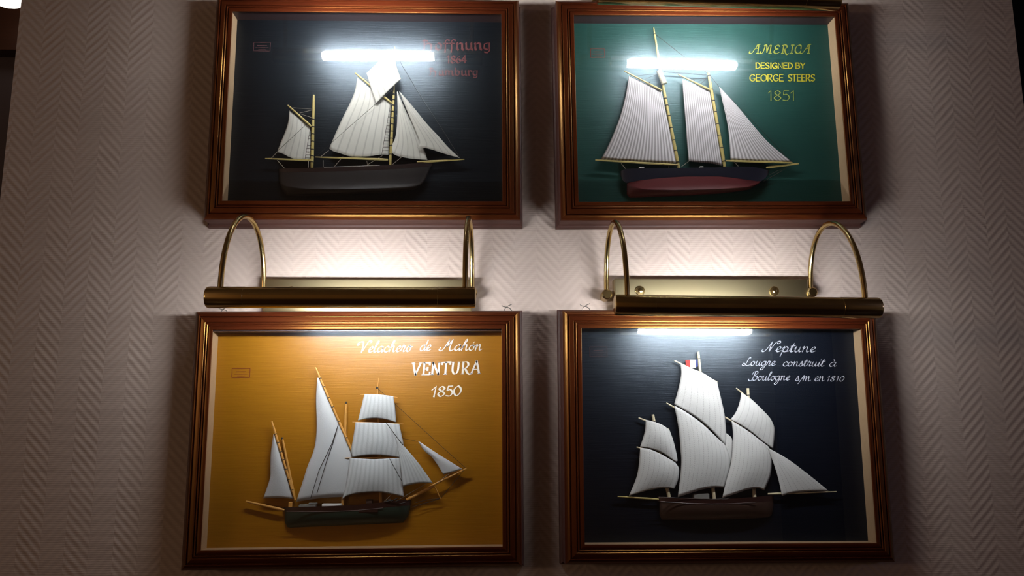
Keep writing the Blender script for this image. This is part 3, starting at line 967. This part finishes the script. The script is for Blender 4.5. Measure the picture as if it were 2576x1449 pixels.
s.sail('jib', K2((1037, 528), (1039, 529)), K2((1039, 529), (1150, 650), (1250, 770), (1340, 870), (1480, 986)),
       D((1645, 206), (2000, 215), (2356, 222)), K2((1037, 528), (1062, 640), (1087, 760), (1099, 860), (1106, 972)),
       t=.0135, billow=.003, stripes=15, m='sail_b')
s.rope('stay', E_((720, 175), (940, 345), (1160, 520)) + [(1783, 186)], t=.0125, r=.0004)
s.ropes('stay', [E_((850, 790), (1560, 838)), E_((850, 796), (1560, 852)), [(1787, 190), (1808, 217), (1870, 280), (1993, 409)]], t=.0125)
s.ropes('halyard', [E_((390, 862), (740, 828)), E_((540, 920), (745, 830)), E_((1310, 920), (1565, 905)), E_((1420, 960), (1565, 900)),
                    E_((1480, 985), (1575, 900))], t=.0145)
s.ropes('block', [E_((488, 908), (500, 910)), E_((608, 972), (620, 974)), E_((1350, 936), (1362, 938)), E_((1464, 990), (1476, 992))], t=.0185, r=.0009)
s.ropes('bobstay', [D((2330, 268), (2030, 442)), D((2230, 300), (2090, 370))], t=.0100, r=.0004)
s.ropes('sheet', [D((1165, 209), (1072, 277)), D((380, 235), (430, 297)), D((930, 255), (930, 288)), D((1690, 220), (1735, 268))], m='rope_pale', t=.0150, r=.0004)
s.block('deck_hatch', p1(D, 582, 283), p1(D, 645, 299), .010, .0165, 'deck_white')
s.block('deck_hatch', p1(D, 1282, 276), p1(D, 1326, 290), .010, .0165, 'deck_white')

# ---------------- lower left: mustard board, lateen and square rigged ship
box_c, board_c = shadow_box('LL', 'wooden shadow box with a mustard-yellow backboard and white lettering', M['board_yellow'],
                            ((583.6, 926.4), (628.7, 950.2)), M['stamp'], wires=((562, 780, 1), (1275, 774, 1)), top_drop=.0028)
inscription('LL', board_c, SCRIPT, [('Velachero', 900, 887, 1038, 884), ('de', 1057.5, 882.5, 1084, 882), ('Mahón', 1105, 882.5, 1212.6, 881)],
            14.2, M['paint_white'], nib=(.26, 35, .11), shear=.28)
inscription('LL', board_c, SERIF, [('VENTURA', 1036, 943.5, 1209, 939.5)], 30, M['paint_white'], nib=(.17, 12, .045), shear=.10)
inscription('LL', board_c, SERIF, [('1850', 1086, 998.5, 1159.5, 995)], 25, M['paint_white'], nib=(.18, 20, .08), shear=.14)

F = px(600, 1200, 4.2933); G = px(640, 900, 3.8143); Hh = px(840, 940, 4.14)
s = Ship('LL', 'green-hulled model ship with lateen and square sails on a mustard board', (880, 1290))
s.hull('bulwark', hs(F, [(490, 328, 372), (522, 325, 374), (800, 320, 377), (1000, 313, 375), (1300, 298, 361), (1560, 273, 333), (1700, 254, 317),
                         (1800, 243, 309), (1862, 238, 302)]), .0150, 'hull_maroon', 0.0, 0.18)
s.hull('hull', hs(F, [(498, 373, 480), (526, 375, 541), (560, 376, 548), (800, 378, 537), (1000, 376, 528), (1300, 362, 516), (1560, 334, 504),
                      (1700, 318, 498), (1780, 311, 492), (1832, 305, 422), (1856, 303, 334)]), .0150, 'hull_green', 0.05, 1.0)
mb = MB()
mb.tube([s.p(q, T_BOARD + .0152) for q in F((520, 373), (800, 377), (1000, 375), (1300, 361), (1560, 335))], .0005, 6)
mb.build('rubbing_strake', M['hull_wood'], s.root)
s.block('chain_plate', p1(F, 1300, 345), p1(F, 1510, 378), .014, .0215, 'hull_maroon', .0004)
s.spar('boomkin', (618.6, 1261), p1(F, 495, 358), 2.6, 3.4, t=.012, m='spar_honey')
s.spar('bowsprit', p1(F, 1815, 245), (1092, 1222.5), 4.2, 3.4, t=.0125, m='spar_honey')
s.spar('jib_boom', (1078, 1226), (1174, 1178.3), 2.6, 1.8, t=.0140, m='spar_honey')
s.spar('dolphin_striker', (1094, 1224), (1108.5, 1255), 1.6, .9, t=.0125, m='spar_honey')
ms = s.spar('mast', p1(G, 388, 1365), (710.5, 1103), 3.8, 2.6, t=.0095, m='spar_honey')
s.spar('mast_tip', (710.5, 1105), (709.3, 1100), 2.7, 1.8, t=.0095, m='rope')
yd = s.spar('yard', (742, 1256), (683.3, 1058.7), 2.6, 2.8, t=.0150, m='spar_honey')
s.bands('yard_lashing', yd, (742, 1256), (683.3, 1058.7), [.12, .25, .38, .5, .6, .72, .83], 3.2, t=.0150)
mn = s.spar('mast', (862, 1272), (870.8, 1014), 4.4, 3.0, t=.0095, m='spar_honey')
s.spar('mast_tip', (870.7, 1016), (870.9, 1010), 3.2, 2.0, t=.0095, m='rope')
yd = s.spar('yard', (887, 1138), (793.4, 924.5), 3.2, 2.4, t=.0150, m='spar_honey')
s.bands('yard_lashing', yd, (887, 1138), (793.4, 924.5), [.17, .36, .53, .64, .77, .87], 3.4, t=.0150)
s.spar('mast', (958, 1272), (948.6, 976), 4.4, 2.4, t=.0095, m='spar_honey')
s.spar('mast_tip', (948.8, 978), (948.6, 973), 3.2, 2.6, t=.0095, m='rope')
s.spar('pole', (949.5, 976), (952.2, 951), .9, .6, t=.0095, m='spar_honey')
s.sail('mizzen_sail', G((184, 733), (188, 735)), G((188, 735), (240, 900), (290, 1060), (330, 1210), (370, 1356)),
       G((85, 1350), (160, 1345), (280, 1346), (370, 1356)), G((184, 733), (160, 900), (153, 1050), (150, 1150), (120, 1250), (85, 1350)),
       t=.0135, billow=.003, stripes=4, m='sail_c2')
s.sail('mainsail', G((604, 193), (625, 195)), G((625, 195), (720, 430), (815, 640), (925, 885), (930, 1100), (862, 1334)),
       G((400, 1382), (560, 1356), (700, 1341), (862, 1334)), G((604, 193), (592, 400), (598, 640), (588, 800), (560, 920), (510, 1040), (470, 1170), (400, 1382)),
       t=.0130, billow=.0035, stripes=4, m='sail_c2')
s.spar('yard', (906.4, 992.5), (999.6, 1000), 1.2, 1.2, t=.0150, m='spar_honey')
s.spar('yard', (886.4, 1061.7), (1015, 1067), 1.2, 1.2, t=.0150, m='spar_honey')
s.spar('yard', (867, 1152.5), (1007, 1151), 1.4, 1.4, t=.0150, m='spar_honey')
s.sail('topgallant_sail', Hh((318, 212), (460, 216), (620, 236)), Hh((620, 236), (636, 350), (650, 506)),
       Hh((250, 490), (330, 470), (430, 462), (540, 476), (650, 506)), Hh((318, 212), (290, 330), (250, 490)), t=.0165, billow=.004, stripes=8, m='sail_c')
s.sail('topsail', Hh((225, 505), (450, 510), (680, 522)), Hh((680, 522), (705, 640), (722, 740), (690, 876)),
       Hh((190, 872), (330, 850), (480, 848), (600, 862), (690, 876)), Hh((225, 505), (210, 620), (182, 790), (190, 872)), t=.0165, billow=.004, stripes=10, m='sail_c')
s.sail('course_sail', Hh((165, 876), (300, 886), (420, 892), (560, 884), (690, 876)), Hh((690, 876), (706, 1050), (728, 1282)),
       Hh((85, 1312), (130, 1275), (220, 1250), (330, 1238), (480, 1235), (580, 1250), (728, 1282)), Hh((165, 876), (150, 1000), (120, 1180), (85, 1312)),
       t=.0165, billow=.0045, stripes=12, m='sail_c')
s.sail('staysail', Hh((638, 655), (642, 657)), Hh((642, 657), (760, 790), (880, 930), (1032, 1142)),
       Hh((720, 1176), (830, 1150), (930, 1140), (1032, 1142)), Hh((638, 655), (672, 800), (700, 1000), (720, 1176)), t=.0205, billow=.0015, stripes=7, m='sail_c')
s.sail('jib', Hh((880, 704), (884, 706)), Hh((884, 706), (1100, 848), (1335, 992)),
       Hh((1140, 1050), (1240, 1025), (1335, 992)), Hh((880, 704), (940, 800), (1020, 870), (1080, 950), (1140, 1050)), t=.0150, billow=.0025, stripes=4, m='sail_c2')
s.rope('stay', [(949, 976), (1172, 1178)], t=.0125, r=.0003)
s.rope('stay', Hh((520, 510), (640, 660), (880, 705)), t=.0125, r=.00022)
s.ropes('brace', [Hh((540, 505), (640, 640), (720, 745)), Hh((580, 885), (705, 1115))], t=.0222, r=.0004)
s.ropes('brail', [G((805, 640), (745, 820), (620, 1080), (540, 1345)), G((805, 640), (750, 830), (690, 1000), (600, 1300))], t=.0178, r=.0004)
s.ropes('sheet', [F((1740, 240), (2042, 62)), F((1560, 275), (1680, 165)), [(1096, 1217), (1130, 1192)]], m='rope_pale', t=.0160, r=.0003)
s.ropes('bobstay', [[(1108, 1254), (1166, 1184)], [(1108, 1254), (1036, 1276)], [(1108, 1254), (1070, 1258), (1045, 1265)]], t=.0120, r=.0003)
s.block('deck_house', p1(F, 905, 288), p1(F, 1115, 318), .010, .0180, 'deck_white', .001)
s.block('deck_clutter', p1(F, 655, 298), p1(F, 838, 322), .010, .0165, 'deck_grey')
s.block('deck_clutter', p1(F, 760, 277), p1(F, 850, 290), .010, .0150, 'deck_grey')
s.block('stern_rail', p1(F, 545, 270), p1(F, 580, 325), .010, .0150, 'spar_honey')
s.block('windlass', p1(F, 1380, 240), p1(F, 1445, 285), .008, .0125, 'hull_wood')
for a, b_ in (((1600, 255), (1640, 240)), ((1650, 262), (1720, 228)), ((1700, 262), (1740, 250)), ((1740, 290), (1800, 275)), ((1580, 268), (1660, 250))):
    s.rope('anchor_gear', F(a, b_), t=.0205, r=.0006)

# ---------------- lower right: navy board, three-masted lugger
box_d, board_d = shadow_box('LR', 'wooden shadow box with a dark navy backboard and white joined-up handwriting', M['board_navy'],
                            ((1483, 872), (1528, 898)), M['stamp_faint'], wires=((1472, 772, 1),))
inscription('LR', board_d, SCRIPT, [('Neptune', 1916.4, 884.8, 2052, 886)], 13.2, M['paint_grey'], nib=(.22, 35, .08), shear=.26)
inscription('LR', board_d, SCRIPT, [('Lougre', 1867.5, 919.8, 1950.7, 919.8), ('construit', 1970.5, 921, 2076, 921.5), ('à', 2087, 922, 2104, 922)],
            11.0, M['paint_grey'], nib=(.22, 35, .09), shear=.26)
inscription('LR', board_d, SCRIPT, [('Boulogne', 1883, 957, 1987.4, 956.5), ('s/m', 2001, 958, 2039.5, 958.5), ('en', 2048, 958.5, 2073.5, 958.5),
                                    ('1810', 2082, 959, 2123.5, 959)], 11.0, M['paint_grey'], nib=(.22, 35, .09), shear=.26)

J = px(1540, 1190, 4.4414); K = px(1580, 870, 3.7143); Lc = px(1800, 950, 4.675)
s = Ship('LR', 'brown three-masted model lugger with full dotted-seam sails on a navy board', (1800, 1275))
s.hull('bulwark', hs(J, [(503, 264, 312), (540, 266, 322), (800, 278, 336), (1100, 288, 348), (1300, 288, 345), (1600, 268, 329), (1760, 250, 314),
                         (1802, 245, 302)]), .0150, 'hull_maroon', 0.0, 0.2)
s.hull('hull', hs(J, [(528, 322, 470), (556, 323, 526), (800, 337, 525), (1200, 347, 520), (1600, 330, 506), (1740, 315, 496), (1782, 309, 470),
                      (1800, 304, 385)]), .0150, 'hull_wood', 0.05, 1.0)
mb = MB()
mb.tube([s.p(q, T_BOARD + .0150) for q in J((540, 320), (800, 335), (1100, 347), (1300, 344), (1600, 328))], .0005, 6)
mb.build('rubbing_strake', M['hull_maroon'], s.root)
mb = MB()
mb.tube([s.p(q, T_BOARD + .0155) for q in J((520, 270), (800, 281), (1100, 291), (1300, 290))], .0004, 6)
mb.build('rail', M['hull_wood'], s.root)
s.spar('boomkin', p1(J, 60, 262), p1(J, 520, 294), 2.0, 2.6, t=.0120, m='spar')
s.spar('bowsprit', p1(J, 1740, 233), p1(J, 2508, 208), 2.8, 1.4, t=.0120, m='spar_white')
for base, mid, tip in ((p1(J, 635, 268), p1(K, 245, 715), p1(K, 231, 642)), (p1(J, 1140, 288), p1(K, 678, 250), p1(K, 654, 56)),
                       (p1(J, 1590, 270), p1(Lc, 386, 225), p1(Lc, 379, 124))):
    mt = s.spar('mast', base, tip, 4.6, 3.4, t=.0100, m='spar_white', taper=False)
    s.bands('mast_band', mt, base, tip, [1 - 18.0 / max(40.0, math.hypot(base[0] - tip[0], base[1] - tip[1]))], 4.4, t=.0100)
dk = dict(m='sail_d')
s.sail('mizzen_topsail', K((165, 690), (240, 710), (320, 740), (385, 785)), K((385, 785), (420, 880), (445, 980), (462, 1070)),
       K((113, 945), (210, 960), (330, 1005), (440, 1082), (462, 1070)), K((165, 690), (157, 800), (113, 945)), t=.0125, billow=.0055, stripes=6, dash=18, **dk)
s.sail('mizzen_sail', K((113, 954), (200, 966), (320, 1020), (440, 1090)), K((440, 1090), (474, 1150), (466, 1250), (430, 1335)),
       K((8, 1402), (80, 1380), (200, 1346), (340, 1326), (430, 1335)), K((113, 954), (100, 1120), (75, 1240), (8, 1402)), t=.0140, billow=.0065, stripes=8, dash=24, **dk)
s.sail('main_topsail', K((490, 163), (600, 213), (710, 260), (832, 340)), K((832, 340), (870, 500), (900, 640), (916, 810), (912, 936)),
       K((430, 545), (540, 608), (650, 678), (760, 768), (870, 884), (912, 936)), K((490, 163), (496, 270), (470, 400), (430, 545)), t=.0125, billow=.0055, stripes=8, dash=30, **dk)
s.sail('mainsail', K((432, 558), (540, 618), (680, 718), (820, 848), (906, 926)), K((906, 926), (944, 1030), (950, 1150), (896, 1324)),
       K((464, 1414), (600, 1370), (700, 1340), (800, 1322), (896, 1324)), K((432, 558), (470, 760), (490, 960), (496, 1130), (464, 1414)), t=.0140, billow=.0060, stripes=11, dash=38, **dk)
s.sail('staysail', K((880, 800), (920, 818), (962, 852)), K((962, 852), (976, 900), (970, 1010), (944, 1160)), K((900, 1180), (944, 1160)), K((880, 800), (890, 1000), (900, 1180)),
       t=.0118, billow=.001, stripes=2, dash=14, **dk)
s.sail('fore_topsail', Lc((300, 178), (400, 238), (500, 328), (600, 430), (650, 490)), Lc((650, 490), (686, 570), (696, 650), (676, 835)),
       Lc((178, 492), (300, 560), (420, 640), (540, 740), (676, 838)), Lc((300, 178), (286, 280), (242, 400), (178, 492)), t=.0125, billow=.0055, stripes=8, dash=24, **dk)
s.sail('foresail', Lc((190, 508), (300, 574), (420, 655), (540, 750), (625, 812)), Lc((625, 812), (658, 960), (645, 1150), (572, 1326)),
       Lc((78, 1416), (250, 1360), (380, 1315), (500, 1300), (572, 1326)), Lc((190, 508), (206, 700), (182, 1000), (130, 1200), (78, 1416)), t=.0150, billow=.0065, stripes=10, dash=34, **dk)
s.sail('jib', Lc((608, 820), (613, 824)), Lc((613, 824), (850, 960), (1080, 1130), (1330, 1332)), Lc((782, 1392), (900, 1355), (1100, 1335), (1330, 1332)),
       Lc((608, 820), (680, 1000), (740, 1200), (782, 1392)), t=.0160, billow=.002, stripes=8, dash=24, **dk)
for a, b_ in ((p1(K, 98, 673), p1(K, 385, 783)), (p1(K, 80, 946), p1(K, 300, 1008)), (p1(K, 433, 138), p1(K, 834, 340)), (p1(K, 358, 533), p1(K, 700, 735)),
              (p1(Lc, 243, 124), p1(Lc, 560, 395)), (p1(Lc, 108, 462), p1(Lc, 420, 652))):
    s.spar('yard', a, b_, 2.2, 2.0, t=.0118, m='spar_white')
fl = MB()
P = [s.p(q, .0115) for q in K((536, 134), (581, 130), (630, 130), (652, 128), (652, 190), (630, 205), (581, 205), (540, 190))]
iv = [fl.vert(v) for v in P] + [fl.vert(v + Vector((0, .0004, 0))) for v in P]
for a, mi in (((0, 1, 6, 7), 0), ((1, 2, 5, 6), 1), ((2, 3, 4, 5), 2)):
    fl.face([iv[i] for i in a], mi)
    fl.face([iv[i + 8] for i in a[::-1]], mi)
fl.build('flag', [M['flag_red'], M['flag_white'], M['flag_blue']], s.root, smooth=False)['label'] = 'small blue, white and red flag'
s.block('deck_house', p1(J, 905, 228), p1(J, 1080, 285), .007, .0135, 'deck_grey')


# ------------------------------------------------------------------ brass picture lamps
def picture_lamp(label, plate, tube, arms, apex_z, d, rt=.0115, bulb_half=.079, open_half=.104):
    """plate: x0, x1, z0, z1 ; tube: (x,z) left and right end ; arms: (base x, base z, tube x)"""
    x0, x1, z0, z1 = plate
    root = empty('picture_lamp', ((x0 + x1) / 2, 0, Z0 + (z0 + z1) / 2))
    tag(root, label, 'picture lamp', 'brass picture lamps above the shadow boxes')
    O = Vector(root.location)

    def W(x, y, z):
        return Vector((x, y, Z0 + z)) - O
    # back plate, a shallow brass tray
    mb = MB()
    a, c = W(x0, 0, z0), W(x1, 0, z1)
    mb.box(a.x, c.x, -.010, Y_WALL - .0002, a.z, c.z)
    bp = mb.build('back_plate', M['brass_plate'], root, smooth=False)
    md = bp.modifiers.new('bevel', 'BEVEL'); md.width = .0012; md.segments = 3
    for fx in (.13, .82):
        sm = MB()
        cx, cz = a.x + (c.x - a.x) * fx, (a.z + c.z) / 2 + .005
        ring = []
        for i, (r, y) in enumerate(((.0062, -.0100), (.0062, -.0112), (.0056, -.0118), (.0030, -.0120), (.0028, -.0130), (.0012, -.0136))):
            ring.append([sm.vert((cx + r * math.cos(2 * math.pi * q / 20), y, cz + r * math.sin(2 * math.pi * q / 20))) for q in range(20)])
        for r0, r1 in zip(ring, ring[1:]):
            for q in range(20):
                sm.face((r0[q], r0[(q + 1) % 20], r1[(q + 1) % 20], r1[q]))
        sm.face(ring[-1])
        sm.build('screw', M['brass'], bp)
    # tube axis
    TL, TR = W(tube[0][0], -d, tube[0][1]), W(tube[1][0], -d, tube[1][1])
    ax = (TR - TL).normalized()
    mid = (TL + TR) / 2
    up = Vector((0, 0, 1)); up = (up - ax * up.dot(ax)).normalized()
    out = ax.cross(up)                      # towards the viewer (-y) or away
    if out.y > 0:
        out = -out
    # closed shell covers the room side; the mouth looks at the wall and down
    A0, A1 = math.radians(-124), math.radians(139)     # angle from 'out', positive upwards
    n = 28
    sh = MB()
    r_in = rt - .0008
    for (r, mi, flip) in ((rt, 0, False), (r_in, 1, True)):
        rows = []
        for e in (-open_half, open_half):
            rows.append([sh.vert(mid + ax * e + (out * math.cos(A0 + (A1 - A0) * q / n) + up * math.sin(A0 + (A1 - A0) * q / n)) * r)
                         for q in range(n + 1)])
        for q in range(n):
            f = (rows[0][q], rows[1][q], rows[1][q + 1], rows[0][q + 1])
            sh.face(f if not flip else f[::-1], mi)
        if mi == 0:
            o_rows = rows
        else:
            for q in (0, n):
                sh.face((o_rows[0][q], o_rows[1][q], rows[1][q], rows[0][q]), 0)
    sh.build('shade', [M['brass'], M['shade_in']], root)
    for end, inner in ((TL, mid - ax * open_half), (TR, mid + ax * open_half)):
        cp = MB()
        dirv = (end - inner).normalized()
        pts = [inner - dirv * .0005, inner, end - dirv * .003, end - dirv * .0008, end]
        cp.tube(pts, [rt * .98, rt + .00025, rt + .00025, rt - .0006, rt - .0030], 32)
        cp.build('end_cap', M['brass'], root)
    bl = MB()
    bc = mid + out * -.0010 - up * .0005
    bl.tube([bc - ax * bulb_half, bc - ax * (bulb_half - .004), bc + ax * (bulb_half - .004), bc + ax * bulb_half], [.0045, .0066, .0066, .0045], 20)
    bl.build('bulb', M['bulb'], root)
    sk = MB()
    for sgn in (-1, 1):
        sk.tube([bc + ax * sgn * bulb_half, bc + ax * sgn * (open_half + .002)], .0042, 12)
    sk.build('socket', M['steel'], root)
    for (bx, bz, tx) in arms:
        f = (tx - tube[0][0]) / (tube[1][0] - tube[0][0])
        tz = tube[0][1] + (tube[1][1] - tube[0][1]) * f + rt * .9
        zb = bz
        pts = []
        N = 40
        for i in range(N + 1):
            ph = math.pi * i / N
            q = (1 - math.cos(ph)) / 2
            zline = zb + (tz - zb) * q
            pts.append(W(bx + (tx - bx) * q, -.007 + (-d + .007) * q, zline + (apex_z - (zb + tz) / 2) * math.sin(ph) ** .92))
        am = MB()
        am.tube(pts, .0031, 14)
        ao = am.build('arm', M['brass'], root)
        cl = MB()
        e = W(bx, 0, zb)
        cl.tube([Vector((e.x, Y_WALL - .0003, e.z)), Vector((e.x, -.004, e.z)), Vector((e.x, -.012, e.z)), Vector((e.x, -.0138, e.z))],
                [.0066, .0066, .0066, .005], 20)
        cl.build('collar', M['brass'], ao)
    return root


picture_lamp('polished brass picture lamp above the mustard-yellow shadow box',
             (-.276, -.0168, .1345, .1762), ((-.3005, .1321), (-.0102, .1327)),
             ((-.2775, .158, -.2862), (-.0166, .159, -.0219)), .2390, .142)
picture_lamp('polished brass picture lamp above the navy shadow box with handwriting',
             (.1640, .4135, .1360, .1778), ((.1413, .1246), (.4368, .1216)),
             ((.1540, .157, .1560), (.4175, .1605, .4212)), .2350, .142)
# the upper pair, found from their mirror images in the upper panes
for lab, (rx, ry), tiltz in (('brass picture lamp above the black shadow box with gothic lettering', (952, 141), .001),
                             ('brass picture lamp lying along the top edge of the green shadow box', (1715, 162), -.002)):
    v = at(rx, ry, -.0625)                   # virtual image behind the pane at t = .029, so the lamp is .12 out
    zc = v.z - Z0
    picture_lamp(lab, (v.x - .130, v.x + .128, zc + .030, zc + .070), ((v.x - .1475, zc - tiltz), (v.x + .1475, zc + tiltz)),
                 ((v.x - .134, zc + .050, v.x - .132), (v.x + .132, zc + .050, v.x + .132)), zc + .125, .12)

# ------------------------------------------------------------------ glimpses beside the pillar
za, zb = at(20, 132, -0.98).z, at(20, 24, -0.98).z
b = MB(); b.box(-4.2, 0.0, 0.965, 1.0, za + .008, zb); structure('trim_1', b, M['darkwood'])
b = MB(); b.box(-4.2, 0.0, 0.955, 1.0, za - .004, za + .004); structure('trim_2', b, M['darkwood'])
gp = at(16, -6, -0.86)
cl = MB()
rings = []
for (r, z) in ((.0005, -.020), (.020, -.018), (.034, -.011), (.040, 0), (.036, .004), (.0005, .005)):
    rings.append([cl.vert((r * math.cos(2 * math.pi * q / 28), r * math.sin(2 * math.pi * q / 28), z)) for q in range(28)])
for r0, r1 in zip(rings, rings[1:]):
    for q in range(28):
        cl.face((r0[q], r0[(q + 1) % 28], r1[(q + 1) % 28], r1[q]))
root = empty('ceiling_lamp', gp)
tag(root, 'white glowing round lamp at the top left corner beyond the pillar', 'ceiling lamp')
cl.build('lamp_shade', M['lamp_glow'], root)
cr = MB(); cr.tube([(0, 0, .004), (0, 0, 2.86 - gp.z)], .006, 10)
cr.build('stem', M['brass'], root)
